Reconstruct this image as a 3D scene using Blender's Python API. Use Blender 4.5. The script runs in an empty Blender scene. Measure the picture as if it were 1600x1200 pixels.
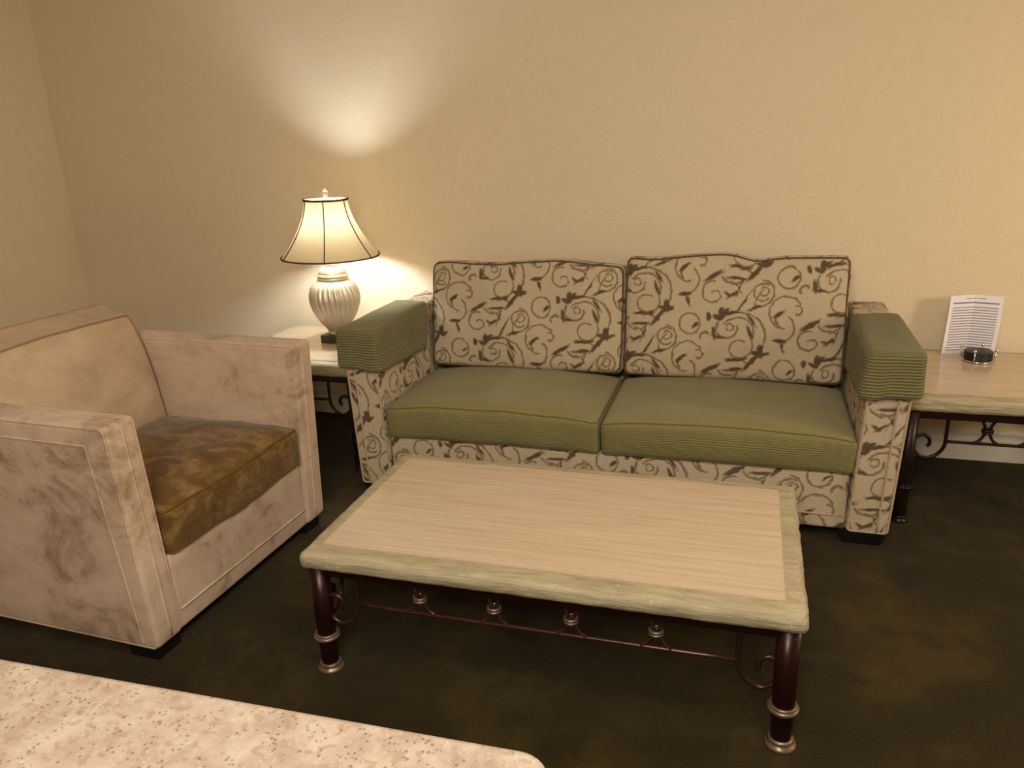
import bpy, bmesh, math, random
from mathutils import Vector, Matrix, noise
random.seed(4)
PI = math.pi
C = bpy.context.scene.collection
S = bpy.context.scene

# ------------------------------------------------------------------ materials
class NT:
    """small helper to build node trees"""
    def __init__(s, name):
        s.m = bpy.data.materials.new(name); s.m.use_nodes = True
        s.t = s.m.node_tree; s.t.nodes.clear()
        s.out = s.t.nodes.new('ShaderNodeOutputMaterial')
    def n(s, typ, **kw):
        nd = s.t.nodes.new(typ)
        for k, v in kw.items(): setattr(nd, k, v)
        return nd
    def l(s, a, b): s.t.links.new(a, b)
    def put(s, sock, v):
        if hasattr(v, 'is_output'): s.l(v, sock)
        else: sock.default_value = v
    def math(s, op, a, b=None, c=None):
        nd = s.n('ShaderNodeMath', operation=op)
        s.put(nd.inputs[0], a)
        if b is not None: s.put(nd.inputs[1], b)
        if c is not None: s.put(nd.inputs[2], c)
        return nd.outputs[0]
    def vm(s, op, a, b=None):
        nd = s.n('ShaderNodeVectorMath', operation=op)
        s.put(nd.inputs[0], a)
        if b is not None: s.put(nd.inputs[1], b)
        return nd.outputs['Value'] if op in ('LENGTH', 'DOT_PRODUCT', 'DISTANCE') else nd.outputs[0]
    def coord(s, kind='Object', scale=(1, 1, 1), rot=(0, 0, 0)):
        tc = s.n('ShaderNodeTexCoord'); mp = s.n('ShaderNodeMapping')
        mp.inputs['Scale'].default_value = scale; mp.inputs['Rotation'].default_value = rot
        s.l(tc.outputs[kind], mp.inputs[0]); return mp.outputs[0]
    def noise(s, vec, scale, detail=4, rough=.55, dist=0):
        nd = s.n('ShaderNodeTexNoise'); s.l(vec, nd.inputs['Vector'])
        nd.inputs['Scale'].default_value = scale; nd.inputs['Detail'].default_value = detail
        nd.inputs['Roughness'].default_value = rough; nd.inputs['Distortion'].default_value = dist
        return nd.outputs['Fac']
    def ramp(s, fac, stops, interp='LINEAR'):
        nd = s.n('ShaderNodeValToRGB'); cr = nd.color_ramp; cr.interpolation = interp
        while len(cr.elements) < len(stops): cr.elements.new(.5)
        for e, (p, c) in zip(cr.elements, stops):
            e.position = p; e.color = (*c, 1) if len(c) == 3 else c
        s.l(fac, nd.inputs[0]); return nd.outputs[0]
    def mix(s, fac, a, b, mode='MIX'):
        nd = s.n('ShaderNodeMix', data_type='RGBA', blend_type=mode)
        s.put(nd.inputs[0], fac)
        for i, v in ((6, a), (7, b)):
            if hasattr(v, 'is_output'): s.l(v, nd.inputs[i])
            else: nd.inputs[i].default_value = (*v, 1)
        return nd.outputs[2]
    def bump(s, h, strength=.3, dist=.01, prev=None):
        nd = s.n('ShaderNodeBump'); nd.inputs['Strength'].default_value = strength
        nd.inputs['Distance'].default_value = dist; s.l(h, nd.inputs['Height'])
        if prev is not None: s.l(prev, nd.inputs['Normal'])
        return nd.outputs[0]
    def bsdf(s, color, rough=.6, metal=0, spec=.5, normal=None, sheen=0, **kw):
        b = s.n('ShaderNodeBsdfPrincipled')
        if hasattr(color, 'is_output'): s.l(color, b.inputs['Base Color'])
        else: b.inputs['Base Color'].default_value = (*color, 1)
        s.put(b.inputs['Roughness'], rough); b.inputs['Metallic'].default_value = metal
        b.inputs['Specular IOR Level'].default_value = spec
        if sheen:
            b.inputs['Sheen Weight'].default_value = sheen; b.inputs['Sheen Roughness'].default_value = .4
        for k, v in kw.items(): s.put(b.inputs[k], v)
        if normal is not None: s.l(normal, b.inputs['Normal'])
        s.l(b.outputs[0], s.out.inputs[0]); return b

def srgb(r, g, b):
    f = lambda c: (c/255/12.92) if c/255 <= .04045 else ((c/255+.055)/1.055)**2.4
    return (f(r), f(g), f(b))

def mat_wall():
    t = NT('beige textured wall paint'); v = t.coord('Object')
    n1 = t.noise(t.coord('Object', (.7, .7, 1.2)), 60, 4, .55); n2 = t.noise(t.coord('Object', (1, 1, 1)), 18, 3)
    vv = t.n('ShaderNodeTexVoronoi'); t.l(v, vv.inputs['Vector']); vv.inputs['Scale'].default_value = 120
    h = t.math('ADD', t.math('MULTIPLY', n1, 1.0), t.math('MULTIPLY', vv.outputs['Distance'], .35))
    col = t.mix(n2, srgb(219, 199, 166), srgb(224, 206, 175))
    t.bsdf(col, .55, spec=.3, normal=t.bump(h, .40, .0035)); return t.m
def mat_plain(name, c, rough=.6, spec=.4, metal=0, bumpscale=None, bstr=.2):
    t = NT(name); v = t.coord('Object')
    n = t.noise(v, 12, 3); col = t.mix(n, tuple(x*.93 for x in c), tuple(min(1, x*1.05) for x in c))
    nm = t.bump(t.noise(v, bumpscale, 4), bstr, .004) if bumpscale else None
    t.bsdf(col, rough, metal, spec, nm); return t.m
def mat_carpet():
    t = NT('dark olive carpet'); v = t.coord('Object')
    big = t.noise(v, 2.6, 4, .55, .6); mid = t.noise(v, 9, 5, .65, .3); fine = t.noise(v, 240, 3, .75)
    f = t.math('ADD', t.math('MULTIPLY', big, .6), t.math('MULTIPLY', mid, .4))
    c = t.ramp(f, [(.38, srgb(29, 22, 6)), (.5, srgb(42, 33, 10)), (.62, srgb(68, 54, 20))])
    c = t.mix(.35, c, t.ramp(fine, [(.3, (.003, .002, .0006)), (.7, (.095, .066, .020))]))
    h = t.math('ADD', fine, t.math('MULTIPLY', mid, .4))
    t.bsdf(c, .95, spec=.1, normal=t.bump(h, .7, .006), sheen=.03); return t.m

# --- scrolling vine upholstery: strokes measured on the cloth, repeated on a half-drop lattice
SC = .000653
def mat_scroll():
    t = NT('scrolling vine upholstery')
    uv = t.n('ShaderNodeTexCoord').outputs['UV']
    sc = t.n('ShaderNodeMapping'); t.l(uv, sc.inputs[0])
    sc.inputs['Scale'].default_value = (1/SC, -1/SC, 1)
    base = sc.outputs[0]
    dn = t.n('ShaderNodeTexNoise'); t.l(uv, dn.inputs['Vector']); dn.inputs['Scale'].default_value = 45; dn.inputs['Detail'].default_value = 3
    off = t.n('ShaderNodeVectorMath', operation='MULTIPLY_ADD')
    t.l(dn.outputs['Color'], off.inputs[0]); off.inputs[1].default_value = (24, 24, 0); off.inputs[2].default_value = (-12, -12, 0)
    P = t.vm('ADD', base, off.outputs[0])
    wn = t.math('MULTIPLY_ADD', dn.outputs['Fac'], 9.0, -4.5)      # line weight wobble
    def wrapped(cx, cy):
        sx = t.n('ShaderNodeSeparateXYZ'); t.l(t.vm('SUBTRACT', P, (cx, cy, 0)), sx.inputs[0])
        col = t.math('ROUND', t.math('DIVIDE', sx.outputs[0], 560.0))
        x = t.math('MULTIPLY_ADD', col, -560.0, sx.outputs[0])
        y = t.math('MULTIPLY_ADD', col, -265.0, sx.outputs[1])
        row = t.math('ROUND', t.math('DIVIDE', y, 550.0))
        y = t.math('MULTIPLY_ADD', row, -550.0, y)
        cb = t.n('ShaderNodeCombineXYZ'); t.l(x, cb.inputs[0]); t.l(y, cb.inputs[1])
        return t.vm('ADD', cb.outputs[0], (cx, cy, 0))
    lines = [None]; leaves = [None]
    def low(acc, v):
        acc[0] = v if acc[0] is None else t.math('MINIMUM', acc[0], v)
    def arc(W, cx, cy, R, mid, half, w=5):
        d = t.vm('SUBTRACT', W, (cx, cy, 0))
        a = t.math('ABSOLUTE', t.math('SUBTRACT', t.vm('LENGTH', d), float(R)))
        a = t.math('SUBTRACT', a, float(w))
        m = math.radians(mid); dp = t.vm('DOT_PRODUCT', d, (math.cos(m), math.sin(m), 0))
        lt = t.math('LESS_THAN', dp, R*math.cos(math.radians(half)))
        low(lines, t.math('MULTIPLY_ADD', lt, 500.0, a))
    def leaf(W, cx, cy, ang, L, w):
        mp = t.n('ShaderNodeMapping', vector_type='TEXTURE'); t.l(W, mp.inputs[0])
        mp.inputs['Location'].default_value = (cx, cy, 0); mp.inputs['Rotation'].default_value = (0, 0, math.radians(ang))
        mp.inputs['Scale'].default_value = (L, w, 1)
        low(leaves, t.math('MULTIPLY_ADD', t.vm('LENGTH', mp.outputs[0]), float(w), -float(w)))
    W = wrapped(770, 430)
    for a in [(775, 430, 95, 210, 120, 5), (838, 412, 26, 0, 120, 5), (745, 520, 80, 20, 78, 5), (762, 470, 46, 200, 70, 6),
              (780, 225, 62, 150, 165, 5), (818, 208, 22, 20, 100, 4), (640, 305, 52, 180, 130, 5), (645, 300, 28, 10, 150, 4),
              (622, 312, 80, 15, 95, 5), (735, 395, 140, 205, 28, 4)]: arc(W, *a)
    for a in [(735, 440, -35, 38, 11), (745, 598, 0, 38, 13), (764, 638, 70, 30, 9), (812, 235, -45, 22, 9), (598, 402, -20, 45, 9), (535, 362, -60, 60, 5)]: leaf(W, *a)
    W = wrapped(1060, 290)
    for a in [(1070, 300, 152, 310, 85, 5), (1062, 275, 94, 300, 88, 5), (1080, 352, 76, 55, 75, 5), (1075, 372, 54, 205, 105, 4),
              (1015, 240, 22, 0, 160, 4), (1000, 245, 62, 100, 115, 5), (872, 302, 26, 235, 95, 7)]: arc(W, *a)
    for a in [(965, 160, 90, 34, 18), (942, 186, 30, 30, 12), (988, 148, 150, 28, 12), (890, 180, 80, 24, 14), (1014, 155, -10, 60, 10),
              (1142, 200, 55, 46, 9), (1132, 270, 70, 42, 11), (1040, 437, 0, 38, 10), (925, 276, 80, 38, 12), (950, 300, 10, 40, 9),
              (1200, 385, 80, 38, 20), (1178, 400, 20, 30, 13), (1222, 402, 150, 28, 13), (1152, 450, 130, 78, 13)]: leaf(W, *a)
    W = wrapped(985, 555)
    for a in [(1020, 470, 70, 90, 65, 5), (1060, 540, 105, 280, 42, 5), (905, 588, 58, 170, 120, 5), (927, 610, 28, 320, 115, 4),
              (990, 600, 110, 60, 48, 5), (1010, 590, 60, 310, 45, 4)]: arc(W, *a)
    for a in [(912, 498, -30, 64, 14), (1048, 502, -5, 60, 10), (1092, 438, -15, 34, 9), (1025, 598, -35, 38, 10), (998, 602, 30, 24, 8), (1062, 558, -70, 46, 4)]: leaf(W, *a)
    ln = t.math('ADD', lines[0], wn); lf = t.math('ADD', leaves[0], t.math('MULTIPLY', wn, 1.2))
    fl = t.n('ShaderNodeMapRange'); t.l(ln, fl.inputs[0]); fl.inputs[1].default_value = -2; fl.inputs[2].default_value = 4; fl.inputs[3].default_value = .85; fl.inputs[4].default_value = 0
    ff = t.n('ShaderNodeMapRange'); t.l(lf, ff.inputs[0]); ff.inputs[1].default_value = -3; ff.inputs[2].default_value = 4; ff.inputs[3].default_value = .95; ff.inputs[4].default_value = 0
    w1 = t.n('ShaderNodeTexWave', bands_direction='Y'); t.l(uv, w1.inputs[0]); w1.inputs['Scale'].default_value = 95; w1.inputs['Distortion'].default_value = 3; w1.inputs['Detail Scale'].default_value = 3
    fz = t.noise(t.coord('UV', (160, 420, 1)), 1, 3, .7)
    cn = t.noise(t.coord('UV'), 6, 3)
    base_c = t.mix(cn, srgb(210, 189, 157), srgb(194, 173, 141))
    st = t.noise(t.coord('UV', (40, 300, 1)), 1, 4, .7)
    base_c = t.mix(t.math('MULTIPLY', t.math('GREATER_THAN', st, .56), .22), base_c, srgb(150, 128, 100))
    base_c = t.mix(.36, base_c, t.ramp(fz, [(.3, srgb(140, 120, 95)), (.7, srgb(222, 204, 176))]))
    c = t.mix(fl.outputs[0], base_c, t.mix(cn, srgb(128, 105, 66), srgb(110, 96, 62)))
    c = t.mix(ff.outputs[0], c, t.mix(dn.outputs['Fac'], srgb(90, 60, 36), srgb(88, 80, 52)))
    h = t.math('ADD', t.math('MULTIPLY', w1.outputs['Fac'], .5), fz)
    t.bsdf(c, .85, spec=.2, normal=t.bump(t.math('ADD', h, t.math('MULTIPLY', st, .8)), .5, .004), sheen=.1); return t.m

def mat_rib(name, c1, c2, scale, direction='Y', strength=.5, dist=2):
    t = NT(name); uv = t.n('ShaderNodeTexCoord').outputs['UV']
    w = t.n('ShaderNodeTexWave', bands_direction=direction); t.l(uv, w.inputs[0]); w.inputs['Scale'].default_value = scale
    w.inputs['Distortion'].default_value = dist; w.inputs['Detail'].default_value = 2; w.inputs['Detail Scale'].default_value = .6
    w2 = t.n('ShaderNodeTexWave', bands_direction='X' if direction == 'Y' else 'Y'); t.l(uv, w2.inputs[0]); w2.inputs['Scale'].default_value = 70
    w2.inputs['Distortion'].default_value = 2
    n = t.noise(t.coord('UV'), 7, 4); fz = t.noise(t.coord('UV'), 500, 2, .7)
    c = t.mix(t.math('ADD', t.math('MULTIPLY', n, .6), t.math('MULTIPLY', w.outputs['Fac'], .45)), c1, c2)
    c = t.mix(.2, c, t.mix(fz, c1, c2))
    h = t.math('ADD', w.outputs['Fac'], t.math('ADD', t.math('MULTIPLY', fz, .4), t.math('MULTIPLY', w2.outputs['Fac'], .15)))
    t.bsdf(c, .9, spec=.15, normal=t.bump(h, strength, .004), sheen=.12); return t.m

def mat_suede(name, c1, c2, c3, sc=5.0, lo=.38, hi=.6):
    t = NT(name); v = t.coord('Object')
    a = t.noise(t.coord('Object', (.9, .9, 1.3), (0, .3, 0)), sc, 6, .66, .9); b = t.noise(v, sc*5, 4, .6); fz = t.noise(v, 260, 3, .7)
    f = t.math('ADD', t.math('MULTIPLY', a, .78), t.math('MULTIPLY', b, .22))
    c = t.ramp(f, [(lo, c1), ((lo+hi)/2, c2), (hi, c3)])
    c = t.mix(.14, c, t.ramp(fz, [(.3, tuple(x*.5 for x in c1)), (.7, tuple(min(1, x*1.25) for x in c3))]))
    t.bsdf(c, .88, spec=.15, normal=t.bump(t.math('ADD', fz, t.math('MULTIPLY', b, .5)), .25, .003), sheen=.22); return t.m

def mat_inlay():
    t = NT('whitewashed wood grain laminate'); v = t.coord('Object', (1.6, 46, 10))
    a = t.noise(v, 1.6, 6, .65, .4); b = t.noise(t.coord('Object', (3, 220, 10)), 1.2, 4, .7)
    big = t.noise(t.coord('Object', (.8, 3, 1)), 2, 3)
    f = t.math('ADD', t.math('MULTIPLY', a, .6), t.math('MULTIPLY', b, .4))
    c = t.ramp(f, [(.3, srgb(166, 142, 114)), (.5, srgb(194, 172, 143)), (.72, srgb(212, 193, 166))])
    c = t.mix(t.math('MULTIPLY', big, .5), c, srgb(196, 170, 146))
    t.bsdf(c, t.math('MULTIPLY_ADD', a, .10, .10), spec=.5, normal=t.bump(b, .06, .002)); return t.m
def mat_stone_edge():
    t = NT('chiselled stone look border'); v = t.coord('Object', (5, 30, 70))
    a = t.noise(v, 1.4, 6, .68, .8); b = t.noise(t.coord('Object'), 75, 4, .7); big = t.noise(t.coord('Object'), 6, 3)
    c = t.ramp(a, [(.3, srgb(143, 129, 100)), (.5, srgb(170, 156, 124)), (.75, srgb(188, 175, 146))])
    fl = t.math('MULTIPLY', t.math('GREATER_THAN', b, .64), t.math('GREATER_THAN', big, .5))
    c = t.mix(t.math('MULTIPLY', fl, .55), c, srgb(212, 202, 180))
    h = t.math('ADD', a, t.math('MULTIPLY', b, .4))
    t.bsdf(c, .5, spec=.4, normal=t.bump(h, .7, .008)); return t.m
def mat_iron(name, c, rough, wear, lim=.66):
    t = NT(name); v = t.coord('Object'); a = t.noise(v, 22, 4, .6); b = t.noise(v, 60, 4, .7)
    col = t.mix(a, tuple(x*.7 for x in c), tuple(x*1.4 for x in c))
    f = t.math('MULTIPLY', t.math('GREATER_THAN', b, lim), .7)
    col = t.mix(f, col, wear)
    t.bsdf(col, rough, 0.55, .5, t.bump(b, .2, .002)); return t.m
def mat_counter():
    t = NT('speckled beige laminate'); v = t.coord('Object', (1, 1, 1))
    a = t.noise(v, 26, 5, .65, .2)
    c = t.ramp(a, [(.32, srgb(146, 126, 108)), (.48, srgb(163, 144, 127)), (.66, srgb(174, 159, 141))])
    m = t.noise(v, 95, 3, .55); c = t.mix(t.ramp(m, [(.56, (0, 0, 0)), (.62, (.7, .7, .7))]), c, srgb(146, 122, 102))
    vo = t.n('ShaderNodeTexVoronoi'); t.l(v, vo.inputs['Vector']); vo.inputs['Scale'].default_value = 190
    d = t.math('MULTIPLY', t.math('LESS_THAN', vo.outputs['Distance'], .34), t.math('GREATER_THAN', t.noise(v, 55, 2), .52))
    sc = t.n('ShaderNodeSeparateColor'); t.l(vo.outputs['Color'], sc.inputs[0])
    d = t.math('MULTIPLY', d, t.math('GREATER_THAN', sc.outputs[0], .35))
    c = t.mix(t.math('MULTIPLY', d, .7), c, srgb(104, 84, 62))
    d2 = t.math('MULTIPLY', t.math('LESS_THAN', vo.outputs['Distance'], .36), t.math('GREATER_THAN', sc.outputs[1], .80))
    c = t.mix(t.math('MULTIPLY', d2, .2), c, srgb(200, 188, 168))
    t.bsdf(c, .38, spec=.45); return t.m
def mat_pewter():
    t = NT('brushed pewter'); v = t.coord('Object'); a = t.noise(v, 30, 4, .6)
    c = t.mix(a, srgb(190, 180, 160), srgb(218, 208, 190))
    t.bsdf(c, .38, .62, .5); return t.m
def mat_shade():
    t = NT('lit cream shade fabric'); v = t.coord('Object', (1, 1, 3))
    fz = t.noise(v, 150, 3, .6)
    c = t.mix(fz, srgb(206, 180, 138), srgb(220, 198, 160))
    d = t.n('ShaderNodeBsdfDiffuse'); t.l(c, d.inputs[0])
    tr = t.n('ShaderNodeBsdfTranslucent'); t.l(t.mix(.5, c, srgb(240, 206, 146)), tr.inputs[0])
    m = t.n('ShaderNodeMixShader'); m.inputs[0].default_value = .05
    t.l(d.outputs[0], m.inputs[1]); t.l(tr.outputs[0], m.inputs[2]); t.l(m.outputs[0], t.out.inputs[0]); return t.m
def mat_emit(name, c, s):
    t = NT(name); e = t.n('ShaderNodeEmission'); e.inputs[0].default_value = (*c, 1); e.inputs[1].default_value = s
    t.l(e.outputs[0], t.out.inputs[0]); return t.m
def mat_glass():
    t = NT('clear glass'); v = t.coord('Object'); n = t.noise(v, 40, 2)
    t.bsdf((.97, .96, .93), t.math('MULTIPLY_ADD', n, .04, .03), **{'Transmission Weight': .85, 'IOR': 1.5}); return t.m
def mat_paper():
    """white sheet with a small heading, a blue rule and rows of small grey print; UV 0..1 over the sheet"""
    t = NT('printed white paper'); uv = t.n('ShaderNodeTexCoord').outputs['UV']
    sx = t.n('ShaderNodeSeparateXYZ'); t.l(uv, sx.inputs[0]); u, v = sx.outputs[0], sx.outputs[1]
    def band(x, a, b): return t.math('MULTIPLY', t.math('GREATER_THAN', x, a), t.math('LESS_THAN', x, b))
    inx = band(u, .07, .93)
    fr = t.math('FRACT', t.math('MULTIPLY', v, 22.0))
    row = t.math('MULTIPLY', band(fr, .25, .72), band(v, .05, .83))
    words = t.math('GREATER_THAN', t.noise(t.coord('UV', (55, 22, 1)), 1, 3, .7), .40)
    text = t.math('MULTIPLY', t.math('MULTIPLY', row, inx), t.math('MULTIPLY_ADD', words, .45, .35))
    c = t.mix(text, srgb(232, 226, 226), srgb(120, 112, 138))
    rule = t.math('MULTIPLY', band(v, .862, .882), inx)
    c = t.mix(t.math('MULTIPLY', rule, .92), c, srgb(52, 48, 140))
    head = t.math('MULTIPLY', band(v, .935, .95), band(u, .32, .70))
    hw = t.math('GREATER_THAN', t.noise(t.coord('UV', (80, 30, 1)), 1, 3, .7), .42)
    c = t.mix(t.math('MULTIPLY', t.math('MULTIPLY', head, hw), .75), c, srgb(110, 95, 80))
    t.bsdf(c, .6, spec=.3); return t.m

M = dict(
    wall=mat_wall(), ceiling=mat_plain('off white ceiling paint', srgb(226, 214, 190), .8, .2, bumpscale=60, bstr=.3),
    trim=mat_plain('white gloss trim paint', srgb(216, 208, 192), .35, .5), carpet=mat_carpet(), scroll=mat_scroll(),
    rib=mat_rib('olive ribbed throw cloth', srgb(76, 71, 38), srgb(146, 138, 95), 31, 'Y', .75, 1.8),
    seat=mat_rib('olive fine corded cushion cloth', srgb(112, 104, 60), srgb(150, 139, 91), 48, 'Y', .4, 3.0),
    welt=mat_plain('dark brown welt cord', srgb(88, 70, 48), .8, .2), weltgreen=mat_plain('olive welt cord', srgb(112, 98, 60), .8, .2),
    weltpale=mat_plain('pale cream welt cord', srgb(176, 155, 124), .8, .2),
    suede=mat_suede('beige suede', srgb(132, 104, 76), srgb(192, 164, 137), srgb(208, 182, 156), 4.5, .34, .60),
    suedeback=mat_suede('warm beige suede', srgb(160, 134, 104), srgb(182, 156, 126), srgb(196, 170, 140), 4.0, .3, .6),
    velvet=mat_suede('brown olive velvet', srgb(78, 52, 14), srgb(102, 73, 28), srgb(140, 110, 66), 9, .36, .62),
    weltsuede=mat_plain('beige suede welt', srgb(142, 112, 78), .85, .2), weltvelvet=mat_plain('brown velvet welt', srgb(98, 72, 34), .8, .2),
    black=mat_plain('black painted wood', srgb(14, 12, 11), .6, .3), inlay=mat_inlay(), stone=mat_stone_edge(),
    iron=mat_iron('aged red brown iron', srgb(44, 18, 15), .32, srgb(128, 112, 70), .715), rod=mat_iron('worn bronze rod', srgb(74, 46, 38), .24, srgb(120, 90, 74)),
    scrollrod=mat_iron('bronze scroll rod', srgb(62, 38, 32), .3, srgb(96, 70, 58)),
    ring=mat_iron('rubbed bronze ring', srgb(120, 100, 82), .34, srgb(160, 140, 116)), darkiron=mat_iron('dark wrought iron', srgb(36, 22, 18), .36, srgb(56, 38, 30)),
    counter=mat_counter(), cabinet=mat_plain('cream cabinet paint', srgb(196, 178, 150), .5, .4),
    pewter=mat_pewter(), base=mat_plain('dark bronze lamp base', srgb(58, 48, 38), .35, .5), shade=mat_shade(),
    shadetrim=mat_plain('brown shade braid', srgb(74, 54, 36), .8, .2), bulb=mat_emit('lit bulb', (.80, .91, 1.0), 440),
    glass=mat_glass(), brass=mat_plain('lamp socket brass', srgb(190, 170, 130), .3, .5, .9),
    paper=mat_paper(), chrome=mat_plain('polished chrome', srgb(225, 220, 212), .12, .5, 1.0), coaster=mat_plain('black coaster', srgb(22, 23, 20), .4, .5),
)

# ------------------------------------------------------------------ geometry helpers
def obj(name, bm, m, parent=None, smooth=True, loc=None, rot=None):
    bmesh.ops.recalc_face_normals(bm, faces=bm.faces[:])
    me = bpy.data.meshes.new(name); bm.to_mesh(me); bm.free()
    if smooth:
        for p in me.polygons: p.use_smooth = True
    o = bpy.data.objects.new(name, me); C.objects.link(o)
    o.data.materials.append(m)
    if parent is not None: o.parent = parent
    if loc: o.location = loc
    if rot: o.rotation_euler = rot
    return o
def thing(name, label, cat, loc=(0, 0, 0), rz=0, group=None):
    o = bpy.data.objects.new(name, None); C.objects.link(o); o.empty_display_size = .05
    o.location = loc; o.rotation_euler = (0, 0, rz); o['label'] = label; o['category'] = cat
    if group: o['group'] = group
    return o
def tag(o, label, cat, group=None):
    o['label'] = label; o['category'] = cat
    if group: o['group'] = group
    return o
def struct(name, bm, m, smooth=False):
    o = obj(name, bm, m, smooth=smooth); o['kind'] = 'structure'; return o

def ticks(h, r, n):
    if r <= 0: return [-h + 2*h*i/n for i in range(n+1)]
    k = [0, .2, .45, .72, 1.0]
    a = [-h + r*x for x in k]; inner = [(-h+r) + (2*h-2*r)*i/n for i in range(1, n)]
    return a + inner + [-x for x in reversed(a)]
class RBox:
    """box with rounded edges; f(x,y,z)->Vector deforms; UVs in metres from the undeformed faces"""
    def __init__(s, hx, hy, hz, r, n=(6, 6, 6), f=None, uvoff=(0, 0), skip=(), uvrot=False):
        s.h = (hx, hy, hz); s.r = r; s.f = f
        bm = s.bm = bmesh.new(); uvl = bm.loops.layers.uv.new('UVMap')
        T = [ticks(s.h[i], r, n[i]) for i in range(3)]
        cache = {}
        def vert(p):
            k = tuple(round(c, 6) for c in p)
            if k not in cache: cache[k] = bm.verts.new(s.map(p))
            return cache[k]
        for ax in range(3):
            a, b = [(1, 2), (0, 2), (0, 1)][ax]
            for sg in (-1, 1):
                if (ax, sg) in skip: continue
                for i in range(len(T[a])-1):
                    for j in range(len(T[b])-1):
                        ps = []
                        for (ii, jj) in ((i, j), (i+1, j), (i+1, j+1), (i, j+1)):
                            p = [0, 0, 0]; p[ax] = sg*s.h[ax]; p[a] = T[a][ii]; p[b] = T[b][jj]; ps.append(tuple(p))
                        try: fc = bm.faces.new([vert(p) for p in ps])
                        except ValueError: continue
                        for lp, p in zip(fc.loops, ps):
                            u, v = p[a], p[b]
                            if uvrot: u, v = v, u
                            # continue the cloth from the front over the top
                            if ax == 2: v = p[1] + s.h[1] + s.h[2]
                            lp[uvl].uv = (u + uvoff[0], v + uvoff[1])
    def map(s, p):
        r = s.r
        if r > 0:
            q = [max(-(h-r), min(h-r, c)) for c, h in zip(p, s.h)]
            d = Vector(p) - Vector(q)
            if d.length > 1e-9: d = d.normalized()*r
            v = Vector(q) + d
        else: v = Vector(p)
        return s.f(v) if s.f else v
    def loop(s, ax, sg, inset=0, n=24):
        """closed path round the rim of face (ax,sg), on the rounded edge"""
        a, b = [(1, 2), (0, 2), (0, 1)][ax]; ha, hb = s.h[a]-inset, s.h[b]-inset
        pts = []
        cr = max(s.r, .012)
        def corner(ca, cb, a0):
            for k in range(7):
                t = a0 + PI/2*k/6; pts.append((ca + cr*math.cos(t), cb + cr*math.sin(t)))
        corner(ha-cr, hb-cr, 0); m = n
        def line(p, q):
            for k in range(1, m): pts.append((p[0]+(q[0]-p[0])*k/m, p[1]+(q[1]-p[1])*k/m))
        line((ha-cr, hb), (-ha+cr, hb)); corner(-ha+cr, hb-cr, PI/2)
        line((-ha, hb-cr), (-ha, -hb+cr)); corner(-ha+cr, -hb+cr, PI)
        line((-ha+cr, -hb), (ha-cr, -hb)); corner(ha-cr, -hb+cr, 3*PI/2); line((ha, -hb+cr), (ha, hb-cr))
        out = []
        for u, v in pts:
            p = [0, 0, 0]; p[ax] = sg*s.h[ax]; p[a] = u; p[b] = v; out.append(s.map(tuple(p)))
        return out

def add_tube(bm, pts, r, seg=8, closed=False, caps=True):
    pts = [Vector(p) for p in pts]; n = len(pts); rings = []
    rad = r if isinstance(r, (list, tuple)) else [r]*n
    up = None
    for i in range(n):
        if closed: t = pts[(i+1) % n] - pts[i-1]
        else: t = pts[min(i+1, n-1)] - pts[max(i-1, 0)]
        t.normalize()
        if up is None:
            up = Vector((0, 0, 1)) if abs(t.z) < .9 else Vector((1, 0, 0))
        up = (up - t*up.dot(t)).normalized(); sd = t.cross(up)
        rings.append([bm.verts.new(pts[i] + (up*math.cos(2*PI*k/seg) + sd*math.sin(2*PI*k/seg))*rad[i]) for k in range(seg)])
    for i in range(n if closed else n-1):
        A, B = rings[i], rings[(i+1) % n]
        for k in range(seg): bm.faces.new((A[k], A[(k+1) % seg], B[(k+1) % seg], B[k]))
    if not closed and caps:
        bm.faces.new(rings[0]); bm.faces.new(rings[-1])
def smooth_path(ctrl, n=6):
    P = [Vector(p) for p in ctrl]; out = []
    for i in range(len(P)-1):
        p0, p1, p2, p3 = P[max(i-1, 0)], P[i], P[i+1], P[min(i+2, len(P)-1)]
        for k in range(n):
            t = k/n
            out.append(.5*((2*p1) + (p2-p0)*t + (2*p0-5*p1+4*p2-p3)*t*t + (3*p1-p0-3*p2+p3)*t**3))
    out.append(P[-1]); return out
def add_lathe(bm, prof, seg=48, center=(0, 0, 0), fr=None):
    rings = []
    for r, z in prof:
        ring = []
        for k in range(seg):
            a = 2*PI*k/seg; rr = fr(r, z, a) if fr else r
            ring.append(bm.verts.new((center[0]+rr*math.cos(a), center[1]+rr*math.sin(a), center[2]+z)))
        rings.append(ring)
    for A, B in zip(rings, rings[1:]):
        for k in range(seg): bm.faces.new((A[k], A[(k+1) % seg], B[(k+1) % seg], B[k]))
    return rings
def lathe_closed(prof, seg=48, center=(0, 0, 0), fr=None):
    bm = bmesh.new(); R = add_lathe(bm, prof, seg, center, fr); bm.faces.new(R[0]); bm.faces.new(R[-1]); return bm
def add_box(bm, x0, x1, y0, y1, z0, z1):
    v = [bm.verts.new(p) for p in ((x0, y0, z0), (x1, y0, z0), (x1, y1, z0), (x0, y1, z0), (x0, y0, z1), (x1, y0, z1), (x1, y1, z1), (x0, y1, z1))]
    for f in ((0, 3, 2, 1), (4, 5, 6, 7), (0, 1, 5, 4), (1, 2, 6, 5), (2, 3, 7, 6), (3, 0, 4, 7)): bm.faces.new([v[i] for i in f])
def add_ring(bm, c, R, r, seg=32, s2=8):
    add_tube(bm, [(c[0]+R*math.cos(2*PI*k/seg), c[1]+R*math.sin(2*PI*k/seg), c[2]) for k in range(seg)], r, s2, closed=True)
def nz(x, y, z, s): return noise.noise(Vector((x*s, y*s, z*s)))

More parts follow.
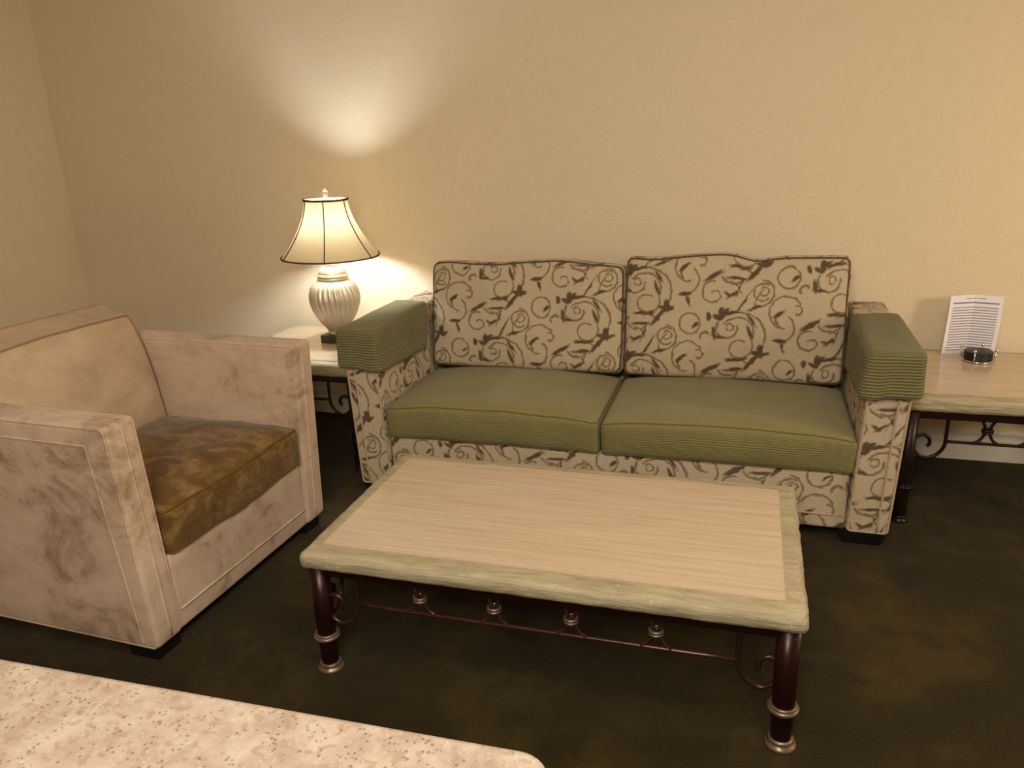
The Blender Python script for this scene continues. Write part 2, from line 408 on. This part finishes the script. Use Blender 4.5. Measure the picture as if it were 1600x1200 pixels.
# ------------------------------------------------------------------ the room
XL, XR, YB, ZC = -2.55, 3.3, -5.2, 2.28
T = .1
def box_struct(name, m, *b):
    bm = bmesh.new(); add_box(bm, *b); return struct(name, bm, m)
box_struct('floor', M['carpet'], XL-T, XR+T, YB-T, T, -.1, 0)
box_struct('ceiling', M['ceiling'], XL-T, XR+T, YB-T, T, ZC, ZC+.1)
box_struct('wall_back', M['wall'], XL-T, XR+T, 0, T, 0, ZC)
box_struct('wall_left', M['wall'], XL-T, XL, YB, 0, 0, ZC)
box_struct('wall_right', M['wall'], XR, XR+T, YB, 0, 0, ZC)
box_struct('wall_front', M['wall'], XL-T, XR+T, YB-T, YB, 0, ZC)
def baseboard(name, L, place):
    prof = [(0, 0), (.016, 0), (.016, .078), (.019, .082), (.019, .092), (.012, .098), (.012, .112), (.015, .116), (.015, .126), (.007, .134), (0, .134)]
    bm = bmesh.new(); A = [bm.verts.new(place(0, d, z)) for d, z in prof]; B = [bm.verts.new(place(L, d, z)) for d, z in prof]
    k = len(prof)
    for i in range(k): bm.faces.new((A[i], A[(i+1) % k], B[(i+1) % k], B[i]))
    bm.faces.new(A); bm.faces.new(B); struct(name, bm, M['trim'])
baseboard('baseboard_back', XR-XL, lambda s, d, z: (XL+s, -d, z))
baseboard('baseboard_left', -YB-.02, lambda s, d, z: (XL+d, YB+s, z))

# ------------------------------------------------------------------ sofa
SX = .537
sofa = thing('sofa', 'two-seat sofa in beige scrolling vine fabric with olive green seat cushions against the wall', 'sofa', (SX, 0, 0))
def flare(v, z0=.045, k=.045):         # arms lean outwards a little towards the top
    return k*max(0, v.z - z0)
for sg in (-1, 1):
    def f_arm(v, sg=sg):
        w = Vector((v.x + sg*.918, v.y - .46, v.z + .045 + .318)); w.x += sg*flare(w); return w
    rb = RBox(.069, .405, .318, .016, (3, 10, 10), f_arm, uvoff=(sg*.31, .36 + .07*sg))
    arm = obj('arm', rb.bm, M['scroll'], sofa)
    pb = bmesh.new(); add_tube(pb, rb.loop(1, -1, .004), .0048, 6, True)
    for dx in (-.030,):                # stitched fold down the front of the arm
        add_tube(pb, [rb.map((-sg*dx, -.406, -.31 + .62*k/20)) for k in range(21)], .004, 6)
    obj('piping', pb, M['weltpale'], arm)
# back frame and base
rb = RBox(.862, .07, .31, .02, (14, 3, 8), lambda v: Vector((v.x, v.y*(1) - .125 + .05*(v.z/.31)*.5, v.z + .365)), uvoff=(.05, .1))
obj('back_frame', rb.bm, M['scroll'], sofa)
rb = RBox(.850, .365, .105, .012, (14, 6, 4), lambda v: Vector((v.x, v.y - .486, v.z + .150)), uvoff=(.12, -.05))
base = obj('seat_base', rb.bm, M['scroll'], sofa)
pb = bmesh.new(); add_tube(pb, [(-.84 + 1.68*k/30, -.851, .098) for k in range(31)], .0035, 6); obj('piping', pb, M['weltpale'], base)
# seat cushions
for i, (x0, x1) in enumerate(((-.852, -.004), (.001, .862))):
    hx, hy, hz = (x1-x0)/2, .275, .066; cx = (x0+x1)/2
    def f_seat(v, i=i, hx=hx, hy=hy, hz=hz, cx=cx):
        u, w = v.x/hx, v.y/hy
        g = max(0, 1-u*u)**.6*max(0, 1-w**4)**.5
        z = v.z
        if v.z > 0: z += (.024*g + .006*nz(v.x, v.y, i*3.1, 4.5)*g)*(v.z/hz) + .012*max(0, 1-u*u)
        y = v.y - (.010*max(0, 1-u*u)*max(0, 1-(v.z/hz)**2) if v.y < 0 else 0)
        if v.y < 0: y += .018*(hz - v.z)/(2*hz)*(-v.y/hy)
        z += .004*nz(v.x, v.y, 9+i, 7) - (.006*abs(u)**6)
        return Vector((v.x + cx, y - .605, z + .323))
    rb = RBox(hx, hy, hz, .022, (20, 12, 4), f_seat, uvoff=(i*.2, 0))
    cu = obj('seat_cushion', rb.bm, M['seat'], sofa)
    pb = bmesh.new(); add_tube(pb, rb.loop(2, 1, .001, 40), .0030, 6, True); add_tube(pb, rb.loop(2, -1, .001, 40), .0030, 6, True)
    obj('piping', pb, M['weltgreen'], cu)
# back cushions
for i, (x0, x1, top) in enumerate(((-.856, -.001, .858), (.001, .857, .884))):
    hx, hy = (x1-x0)/2, .082; cx = (x0+x1)/2; z0 = .392; hz = (top-z0)/2/math.cos(.16)
    def f_bc(v, i=i, hx=hx, hy=hy, hz=hz, cx=cx, z0=z0):
        u, w = v.x/hx, v.z/hz
        x, y, z = v.x, v.y, v.z
        g = max(0, 1-u*u)**.5*max(0, 1-w*w)**.5
        y += (-1 if v.y < 0 else 1)*.040*g + .014*nz(x, z, i*5, 4)*g + .006*nz(x, z, i*7+3, 11)*g
        # soft irregular outline
        if v.z > 0:
            z += (.010*math.sin(u*5+i*2) + .008*nz(x, 0, i*9+1, 7) - .008*u*u)*(w if w > 0 else 0)
            if i == 1: z -= .020*math.exp(-((u-.18)/.16)**2)*w; z += (.006 + .010*math.exp(-((u-.62)/.3)**2))*w
            if i == 0: z -= .014*max(0, -u)**3*w
        else: z += .006*nz(x, 0, i*4+2, 6)
        x += .004*nz(0, z, i*3+8, 6)*abs(u)
        x += .004*(1-w*w)*(1 if u > 0 else -1)*(abs(u) > .8)*(1 if (i == 0) == (u > 0) else 0)
        # lean back
        ca, sa = math.cos(.16), math.sin(.16)
        zz = z + hz
        return Vector((x + cx, -.285 + y*ca + zz*sa, z0 + zz*ca - y*sa))
    rb = RBox(hx, hy, hz, .032, (22, 3, 16), f_bc, uvoff=(.062 + i*.243, -.015 + i*.06))
    cu = obj('back_cushion', rb.bm, M['scroll'], sofa)
    pb = bmesh.new(); add_tube(pb, rb.loop(1, -1, .004, 30), .0042, 6, True); add_tube(pb, rb.loop(1, 1, .004, 30), .0042, 6, True)
    obj('piping', pb, M['welt'], cu)
for sx in (-1, 1):
    for y in (-.82, -.10):
        bm = bmesh.new(); x = sx*.905
        c = [bm.verts.new((x+a*.075, y+b*.045, .048)) for a, b in ((-1, -1), (1, -1), (1, 1), (-1, 1))]
        d = [bm.verts.new((x+a*.058, y+b*.036, 0)) for a, b in ((-1, -1), (1, -1), (1, 1), (-1, 1))]
        for k in range(4): bm.faces.new((c[k], c[(k+1) % 4], d[(k+1) % 4], d[k]))
        bm.faces.new(c); bm.faces.new(d)
        obj('foot', bm, M['black'], sofa, smooth=False)

# ------------------------------------------------------------------ armrest covers (loose sleeves over the arm fronts)
for sg, lab in ((-1, 'olive ribbed armrest cover on the sofa arm beside the lamp'), (1, 'olive ribbed armrest cover on the sofa arm beside the paper sheet')):
    L = .545
    hz = .078
    def f_cov(v, sg=sg, hz=hz, L=L):
        s_ = (v.y + L/2)/L                       # 0 front, 1 back
        x, y, z = v.x, v.y, v.z
        low = max(0, (hz - v.z)/(2*hz))
        x += (1 if v.x > 0 else -1)*(.004 + .007*low + .004*nz(y, z, sg*3, 9)*low)
        if v.y < -L/2 + .03: y -= .006 + .004*low
        z += .005*nz(x, y, sg*2+5, 8)*low + .003*nz(x, y, 2.5, 9)
        if -sg*v.x > 0: z -= (.010 + .030*s_)*low     # inner flap hangs lower at the back
        if -sg*v.x > 0: y -= (.015 + .075*low)*s_
        w = Vector((x + SX + sg*.918, y - .874 + L/2, z + .6935 - hz))
        w.x += sg*flare(w); return w
    rb = RBox(.0785, L/2, hz, .020, (4, 18, 8), f_cov, skip=((2, -1), (1, 1)), uvoff=(.1, .2))
    bm = rb.bm
    o = obj('armrest_cover', bm, M['rib'])
    tag(o, lab, 'armrest cover', 'armrest covers on the sofa')
    so = o.modifiers.new('cloth thickness', 'SOLIDIFY'); so.thickness = .005; so.offset = 1

# ------------------------------------------------------------------ armchair
chair = thing('armchair', 'low beige suede armchair with square arms and a brown olive velvet seat cushion', 'armchair', (-.490, -1.565, 0), -.036)
ZA = .722
for sg in (-1, 1):                     # -1: near the camera
    def f_ca(v, sg=sg):
        w = Vector((v.x - .475, v.y + sg*.382, v.z + .043 + (ZA-.043)/2))
        w.y += sg*.020*(w.z - .05)/.67; w.x += (-.010 if sg < 0 else .014)*(w.z-.05)/.67*(1 if v.x > 0 else 0)
        return w
    rb = RBox(.475, .053, (ZA-.043)/2, .017, (12, 3, 12), f_ca)
    arm = obj('arm', rb.bm, M['suede'], chair)
    pb = bmesh.new()
    # welt lines along the top edges and both front corners
    add_tube(pb, rb.loop(1, sg, .003, 30), .0042, 6, True); add_tube(pb, rb.loop(1, -sg, .003, 30), .0042, 6, True)
    # raised border seam set in from the edge on the outer panel
    ins = []
    hx, hz = .475, (ZA-.043)/2
    for p in [(-hx+.02, hz-.055), (hx-.075, hz-.055)]: ins.append(p)
    for k in range(1, 26): ins.append((hx-.075 + .028*k/25, hz-.055 - (2*hz-.075)*k/25))
    def dense(pp):
        out = []
        for a, b in zip(pp, pp[1:]):
            for k in range(8): out.append((a[0]+(b[0]-a[0])*k/8, a[1]+(b[1]-a[1])*k/8))
        return out + [pp[-1]]
    add_tube(pb, [rb.map((u, sg*.053, w)) for u, w in dense(ins)], .0032, 6)
    # centre seam up the front face of the arm
    add_tube(pb, [rb.map((hx, -.004*sg, -hz+.02 + (2*hz-.04)*k/20)) for k in range(21)], .0045, 6)
    add_tube(pb, [rb.map((-hx+.02+(2*hx-.04)*k/20, -.004*sg, hz)) for k in range(21)], .0035, 6)
    obj('piping', pb, M['suede'], arm)
rb = RBox(.43, .332, .122, .012, (8, 8, 5), lambda v: Vector((v.x - .437, v.y, v.z + .166)))
base = obj('seat_base', rb.bm, M['suede'], chair)
pb = bmesh.new(); add_tube(pb, [(-.006, -.32 + .64*k/20, .108) for k in range(21)], .004, 6); obj('piping', pb, M['suede'], base)
rb = RBox(.075, .40, .335, .02, (3, 10, 10), lambda v: Vector((v.x - .93 - .03*(v.z/.335), v.y, v.z + .043 + .335)))
obj('back_frame', rb.bm, M['suede'], chair)
def f_cs(v):
    u, w = v.x/.30, v.y/.327
    g = max(0, 1-u*u)**.6*max(0, 1-w*w)**.6
    z = v.z + (.026*g if v.z > 0 else 0)*(v.z/.068) + .006*nz(v.x, v.y, 2, 5) + .004*nz(v.x, v.y, 6, 14)
    x = v.x + (.012*max(0, 1-w*w) if v.x > 0 else 0)*(1-(v.z/.07)**2*.6) + .004*nz(v.y, v.z, 3, 9)
    z -= .010*max(0, u)**4*(1-abs(w)) + (.008*(u > 0)*u*max(0, -w)**2)
    return Vector((x - .293, v.y, z + .362))
rb = RBox(.30, .327, .068, .020, (12, 14, 4), f_cs)
cu = obj('seat_cushion', rb.bm, M['velvet'], chair)
pb = bmesh.new(); add_tube(pb, rb.loop(2, 1, .001, 30), .0042, 6, True); add_tube(pb, rb.loop(2, -1, .001, 30), .0042, 6, True)
obj('piping', pb, M['weltvelvet'], cu)
BH = .206
def f_cb(v):
    u, w = v.y/.330, v.z/BH
    g = max(0, 1-u*u)**.5*max(0, 1-w*w)**.5
    x = v.x + (1 if v.x > 0 else -1)*.050*g + .012*nz(v.y, v.z, 1, 4)*g + .006*nz(v.y, v.z, 4, 10)*g
    y, z = v.y, v.z
    if w > 0:
        z += (.010*math.cos(u*1.5) + .006*nz(v.y, 0, 3, 7) + .030*(1 - v.x/.05) - .012*(1-(v.x/.05)**2))*w*w
        y -= .020*max(0, u)*w*w
    a = .185; ca, sa = math.cos(a), math.sin(a); zz = z + BH
    return Vector((-.615 + x*ca - zz*sa, y, .405 + zz*ca + x*sa))
rb = RBox(.050, .330, BH, .016, (4, 16, 12), f_cb)
cu = obj('back_cushion', rb.bm, M['suedeback'], chair)
pb = bmesh.new(); add_tube(pb, rb.loop(0, 1, .004, 30), .0042, 6, True); add_tube(pb, rb.loop(0, -1, .004, 30), .0042, 6, True)
obj('piping', pb, M['weltsuede'], cu)
for x in (-.07, -.86):
    for y in (-.375, .375):
        bm = bmesh.new(); add_box(bm, x-.05, x+.05, y-.045, y+.045, 0, .05)
        obj('foot', bm, M['black'], chair, smooth=False)

# ------------------------------------------------------------------ iron-framed tables
def table(name, label, W, D, H, th, loc, rz, nx, ny, leg_in, legr, mats, drop, bar_h, end_w, xs=None, group=None):
    """W x D top at height H; scroll aprons on all four sides"""
    root = thing(name, label, 'table', loc, rz, group)
    iron, rod, ringm = mats; scrollm = M['scrollrod']
    def f_top(v):
        x, y, z = v.x, v.y, v.z
        edge = max(abs(x)/(W/2), abs(y)/(D/2))
        if edge > .9 and z < th/2 - .002:
            k = .0028*nz(x, y, z, 24) + .0022*nz(x, y, z, 60)
            x += k*(1 if x > 0 else -1)*(abs(x) > W/2-.03); y += k*(1 if y > 0 else -1)*(abs(y) > D/2-.03)
        if z > 0: z += .0007*nz(x, y, 0, 30)*(1 if edge > .88 else 0)
        return Vector((x, y, z + H - th/2))
    rb = RBox(W/2, D/2, th/2, min(.022, th*.42), (60, 36, 2), f_top)
    top = obj('tabletop', rb.bm, M['stone'], root)
    bw = .050 if W > 1 else .042
    bm = bmesh.new(); add_box(bm, -W/2+bw*.9, W/2-bw, -D/2+bw*1.2, D/2-bw, H-.006, H+.0022)
    inl = obj('inlay_panel', bm, M['inlay'], top, smooth=False)
    inl['label'] = 'pale pinkish wood grain panel'
    zb = H - th
    bx = W/2 - leg_in; by = D/2 - leg_in
    bm = bmesh.new()
    for sy in (-1, 1): add_box(bm, -bx-.012, bx+.012, sy*by-.012, sy*by+.012, zb-bar_h, zb)
    for sx in (-1, 1): add_box(bm, sx*bx-.012, sx*bx+.012, -by+.012, by-.012, zb-bar_h, zb)
    obj('frame_bar', bm, iron, root, smooth=False)
    for sx in (-1, 1):
        for sy in (-1, 1):
            x, y = sx*bx, sy*by
            bm = lathe_closed([(legr, zb-.001), (legr*.97, zb*.5), (legr*.86, .02), (legr*.86, .0)], 24, (x, y, 0))
            lg = obj('leg', bm, iron, root)
            bm = bmesh.new(); add_ring(bm, (x, y, H*.285), legr*1.12, .006); add_ring(bm, (x, y, H*.285+.008), legr*1.03, .004)
            obj('collar', bm, ringm, lg)
            bm = lathe_closed([(legr*1.28, 0), (legr*1.34, .004), (legr*1.28, .010), (legr*1.0, .012), (legr*1.0, .016), (legr*1.12, .019), (legr*1.0, .024)], 28, (x, y, 0))
            obj('foot_ring', bm, ringm, lg)
    zt = zb - bar_h + .002; zr = zb - drop            # rail height
    def apron(length, place, n, xpos=None):
        e = length/2; ux = e - end_w                   # upright position
        rm = bmesh.new(); add_tube(rm, [place(-ux + 2*ux*k/12, zr) for k in range(13)], .0058, 8)
        ap = obj('rail', rm, rod, root)
        for s in (-1, 1):
            path = [(0, zt), (0, zr+.03), (.002, zr-.018), (.022, zr-.052), (.052, zr-.066), (.080, zr-.052),
                    (.094, zr-.020), (.086, zr+.010), (.066, zr+.020), (.048, zr+.008), (.046, zr-.014), (.054, zr-.022)]
            k = end_w/.106
            bm = bmesh.new(); add_tube(bm, smooth_path([place(s*(ux + q*k), z) for q, z in path], 6), .0066, 8)
            obj('scroll', bm, iron if H > .4 else scrollm, ap)
        zm = (zt + zr)/2 + .004
        for j in range(n):
            q = xpos[j] if xpos else (j - (n-1)/2)*(2*ux)/(n+1)
            cm = bmesh.new()
            for s in (-1, 1):
                pth = [(q + s*.036, zr+.002), (q + s*.018, zr+.016), (q + s*.0065, zm-.006), (q + s*.0065, zm+.006), (q + s*.014, zt-.012), (q + s*.022, zt)]
                add_tube(cm, smooth_path([place(a, z) for a, z in pth], 5), .0052, 7)
            obj('connector', cm, rod, ap)
            bm = bmesh.new()
            for dz in (-.004, .004):
                add_ring(bm, place(q, zm+dz), .0150, .0042, 18, 6)
            obj('collar', bm, ringm, ap)
    apron(2*bx, lambda q, z: (q, -by, z), nx, xs)
    apron(2*bx, lambda q, z: (q, by, z), nx, xs)
    apron(2*by, lambda q, z: (-bx, q, z), ny)
    apron(2*by, lambda q, z: (bx, q, z), ny)
    return root
cof = table('coffee_table', 'long low coffee table with wood grain inlay and scrolled iron legs before the sofa', 1.261, .684, .374, .049,
            (.5635, -1.580, 0), .0072, 4, 2, .038, .0275, (M['iron'], M['rod'], M['ring']), .108, .026, .106, (-.305, -.105, .092, .298))
E_MAT = (M['darkiron'], M['darkiron'], M['darkiron'])
table('end_table', 'square end table under the table lamp between armchair and sofa', .675, .645, .482, .058, (-.885, -.350, 0), 0, 2, 2, .027, .024,
      E_MAT, .108, .024, .114, (-.068, .068), 'iron framed end tables')
table('end_table', 'square end table holding the paper sheet and coasters right of the sofa', .665, .645, .482, .058, (1.8985, -.345, 0), 0, 2, 2, .027, .024,
      E_MAT, .108, .024, .114, (-.068, .068), 'iron framed end tables')

# ------------------------------------------------------------------ table lamp
LX, LY, LZ = -.812, -.305, .4845
lamp = thing('table_lamp', 'lit table lamp with fluted pewter jar body and cream bell shade', 'lamp', (LX, LY, LZ))
TILT = (0, math.radians(1.0), 0)
rb = RBox(.060, .060, .019, .004, (2, 2, 2), lambda v: v + Vector((0, 0, .019)))
obj('base', rb.bm, M['base'], lamp)
bodyprof = [(.040, .036), (.044, .040), (.044, .048), (.040, .052), (.046, .060), (.060, .078), (.080, .103), (.098, .135), (.111, .168), (.117, .200), (.115, .228), (.107, .252), (.093, .272), (.077, .286), (.064, .293)]
pp = smooth_path([(r, 0, z) for r, z in bodyprof], 4)
def flute(r, z, a):
    if z < .056 or z > .291: return r
    k = min(1, (z-.056)/.03, (.291-z)/.012)
    return r*(1 - .075*k*(1-abs(math.cos((a + 1.1*(z-.2))*13))))
body = obj('body', lathe_closed([(p.x, p.z) for p in pp], 208, fr=flute), M['pewter'], lamp, rot=TILT)
lid = [(.064, .290), (.070, .294), (.071, .300), (.066, .304), (.069, .308), (.069, .313), (.063, .316), (.063, .322), (.060, .332), (.052, .343), (.040, .351), (.030, .354), (.031, .358), (.030, .364), (.022, .370), (.012, .374), (.012, .41)]
def lidfl(r, z, a):
    if .318 < z < .352: return r*(1-.035*(1-abs(math.cos(a*14))))
    return r
lo = obj('lid', lathe_closed(lid, 140, fr=lidfl), M['pewter'], body)
# shade: bell of six gored panels
SB, ST = .400, .650
def shade_r(z):
    t = (z-SB)/(ST-SB); return .097 + (.222-.097)*(1-t)**1.7
zs = [SB + (ST-SB)*i/26 for i in range(27)]
PH = math.radians(-90-38)
def gore(r, z, a):
    k = (a-PH)/(PI/3); k = k - math.floor(k)
    return r*(1 - .020*math.sin(PI*k)**1.0)
bm = bmesh.new(); add_lathe(bm, [(shade_r(z), z) for z in zs], 96, fr=gore)
sh = obj('lamp_shade', bm, M['shade'], lamp, rot=TILT)
for k in range(6):
    a = PH + k*PI/3; bm = bmesh.new()
    add_tube(bm, [((shade_r(z)+.0012)*math.cos(a), (shade_r(z)+.0012)*math.sin(a), z) for z in zs], .0026, 6)
    obj('rib', bm, M['shadetrim'], sh)
for z, w in ((SB, .006), (ST, .009)):
    bm = bmesh.new(); r = shade_r(z)
    R = add_lathe(bm, [(r+.003, z-w/2), (r+.004, z), (r+.003, z+w/2), (r-.003, z+w/2), (r-.003, z-w/2), (r+.003, z-w/2)], 96, fr=gore if z == SB else None)
    obj('trim_band', bm, M['shadetrim'], sh)
# fitting: socket, harp, spider, bulb, finial
bm = lathe_closed([(.017, .40), (.019, .41), (.019, .47), (.016, .48)], 24); obj('socket', bm, M['brass'], body)
bm = bmesh.new(); hp = [(s*x, 0, z) for s in (1,) for x, z in ((.02, .40), (.055, .45), (.062, .52), (.045, .60), (.0, .645))]
add_tube(bm, smooth_path(hp, 6) + smooth_path([(-x, y, z) for x, y, z in reversed(hp)], 6)[1:], .0022, 6)
for k in range(3):
    a = PH + k*2*PI/3; add_tube(bm, [(0, 0, .646), (.095*math.cos(a), .095*math.sin(a), .646)], .0018, 6)
obj('harp', bm, M['brass'], body)
bulbp = [(.012, .475), (.014, .49), (.024, .515), (.030, .538), (.028, .558), (.018, .575), (.004, .582)]
pp = smooth_path([(r, 0, z) for r, z in bulbp], 4)
obj('bulb', lathe_closed([(p.x, p.z) for p in pp], 24), M['bulb'], body)
bm = lathe_closed([(.006, .645), (.011, .650), (.012, .655), (.008, .660), (.012, .668), (.0135, .678), (.010, .688), (.005, .694), (.003, .698)], 20)
obj('finial', bm, M['glass'], lamp, rot=TILT)

# ------------------------------------------------------------------ paper sheet and coasters on the right-hand table
def paper():
    bm = bmesh.new(); uvl = bm.loops.layers.uv.new('UVMap'); N, K = 20, 12
    P = [Vector((1.770, -.118, 0)), Vector((1.862, -.082, 0)), Vector((1.958, -.108, 0))]
    g = []
    for i in range(N+1):
        u = i/N
        q = P[0].lerp(P[1], u*2) if u < .5 else P[1].lerp(P[2], u*2-1)
        row = []
        for j in range(K+1):
            w = j/K
            row.append(bm.verts.new((q.x + .012*w, q.y + .018*w - .006*math.sin(w*PI), .4848 + .232*w)))
        g.append(row)
    for i in range(N):
        for j in range(K):
            f = bm.faces.new((g[i][j], g[i+1][j], g[i+1][j+1], g[i][j+1]))
            for lp, (a, b) in zip(f.loops, ((i, j), (i+1, j), (i+1, j+1), (i, j+1))): lp[uvl].uv = (a/N, b/K)
    return bm
o = obj('paper_sheet', paper(), M['paper'], smooth=False)
tag(o, 'white folded sheet with blue rule and grey print standing behind the coasters', 'paper')
so = o.modifiers.new('sheet thickness', 'SOLIDIFY'); so.thickness = .0008; so.offset = 0

CX, CY, CZ = 1.884, -.185, .4842
holder = thing('coaster_holder', 'round chrome coaster holder with four ball-tipped posts on the end table', 'coaster holder', (CX, CY, CZ))
bm = bmesh.new(); add_ring(bm, (0, 0, .005), .054, .0032, 36)
for a in (0, PI/2):
    add_tube(bm, [(-.054*math.cos(a), -.054*math.sin(a), .005), (0, 0, .005), (.054*math.cos(a), .054*math.sin(a), .005)], .0025, 8)
obj('ring_base', bm, M['chrome'], holder)
for k in range(4):
    a = math.radians(-115 + 90*k); c, s = math.cos(a), math.sin(a)
    bm = bmesh.new(); add_tube(bm, [(.056*c, .056*s, .004), (.057*c, .057*s, .02), (.059*c, .059*s, .045)], .0026, 8)
    po = obj('post', bm, M['chrome'], holder)
    bm = bmesh.new(); bmesh.ops.create_uvsphere(bm, u_segments=16, v_segments=10, radius=.0065, matrix=Matrix.Translation((.0592*c, .0592*s, .049)))
    obj('ball', bm, M['chrome'], po)
names = ['bottom', 'second from the bottom', 'middle', 'second from the top', 'top']
cz = CZ + .0083; first = None
for k, nm in enumerate(names):
    if first is None:
        bm = lathe_closed([(.049, 0), (.0505, .001), (.0505, .005), (.049, .006)], 40); ob = first = obj('coaster', bm, M['coaster'])
    else:
        ob = first.copy(); C.objects.link(ob)
    ob.location = (CX, CY, cz); cz += .0064
    tag(ob, 'round black coaster, %s of the stack of five in the chrome holder' % nm, 'coaster', 'coasters in the chrome holder')

# ------------------------------------------------------------------ counter in the foreground
cnt = thing('counter', 'speckled beige laminate counter with a rounded corner in the foreground', 'counter', (.873, -2.916, 0), .025)
def rounded_slab(x0, x1, y0, y1, z0, z1, R, e):
    """slab with rounded right-hand corners (plan) and eased top edge"""
    out = []
    def corner(cx, cy, a0, r):
        for k in range(9):
            a = a0 + PI/2*k/8; out.append((cx + r*math.cos(a), cy + r*math.sin(a), math.cos(a), math.sin(a)))
    corner(x1-R, y0+R, -PI/2, R); corner(x1-R, y1-R, 0, R); corner(x0+.01, y1-.01, PI/2, .01); corner(x0+.01, y0+.01, PI, .01)
    bm = bmesh.new(); layers = []
    for off, z in ((e, z0), (0, z0+e), (0, z1-e), (.3*e, z1-.3*e), (e, z1)):
        layers.append([bm.verts.new((x-off*nx, y-off*ny, z)) for x, y, nx, ny in out])
    n = len(out)
    for A, B in zip(layers, layers[1:]):
        for k in range(n): bm.faces.new((A[k], A[(k+1) % n], B[(k+1) % n], B[k]))
    bm.faces.new(layers[0]); bm.faces.new(layers[-1]); return bm
obj('countertop', rounded_slab(-2.4, .012, -.72, .002, .810, .850, .035, .006), M['counter'], cnt, smooth=False)
bm = bmesh.new(); add_box(bm, -2.36, -.16, -.70, -.18, 0, .810); obj('base_panel', bm, M['cabinet'], cnt, smooth=False)

# ------------------------------------------------------------------ lights of the room
def area(name, loc, target, size, energy, color, sy=None):
    d = bpy.data.lights.new(name, 'AREA'); d.size = size; d.energy = energy; d.color = color
    if sy: d.shape = 'RECTANGLE'; d.size_y = sy
    o = bpy.data.objects.new(name, d); C.objects.link(o); o.location = loc
    o.rotation_euler = (Vector(target)-Vector(loc)).to_track_quat('-Z', 'Y').to_euler(); return o
area('ceiling_lamp', (1.2, -2.6, 2.24), (.9, -2.2, 0), .9, 30, (1, .93, .82))
area('kitchen_lamp', (.8, -4.1, 2.24), (-.6, -2.0, .8), .8, 74, (1, .92, .80))
d = bpy.data.lights.new('floor_lamp_light', 'POINT'); d.energy = 27; d.color = (1, .90, .76); d.shadow_soft_size = .13
o = bpy.data.objects.new('floor_lamp_light', d); C.objects.link(o); o.location = (3.0, -1.35, 1.15)

w = bpy.data.worlds.new('World'); S.world = w; w.use_nodes = True
w.node_tree.nodes['Background'].inputs[0].default_value = (1, .82, .6, 1); w.node_tree.nodes['Background'].inputs[1].default_value = .02

# ------------------------------------------------------------------ camera
yaw, pitch, roll, cx, cy, cz, f = 0.30516, 0.31605, -0.03941, 1.03518, -3.4844, 1.40883, 1227.153
fw = Vector((-math.sin(yaw)*math.cos(pitch), math.cos(yaw)*math.cos(pitch), -math.sin(pitch)))
rt = Vector((math.cos(yaw), math.sin(yaw), 0)); up = rt.cross(fw)
r2 = rt*math.cos(roll) + up*math.sin(roll); u2 = -rt*math.sin(roll) + up*math.cos(roll)
cd = bpy.data.cameras.new('camera'); cam = bpy.data.objects.new('camera', cd); C.objects.link(cam)
cam.matrix_world = Matrix(((r2.x, u2.x, -fw.x, cx), (r2.y, u2.y, -fw.y, cy), (r2.z, u2.z, -fw.z, cz), (0, 0, 0, 1)))
cd.sensor_width = 36; cd.lens = f/1600*36; cd.clip_start = .02
S.camera = cam
vs = S.view_settings; vs.view_transform = 'Standard'; vs.look = 'None'; vs.gamma = 1; vs.use_curve_mapping = False; vs.exposure = .2
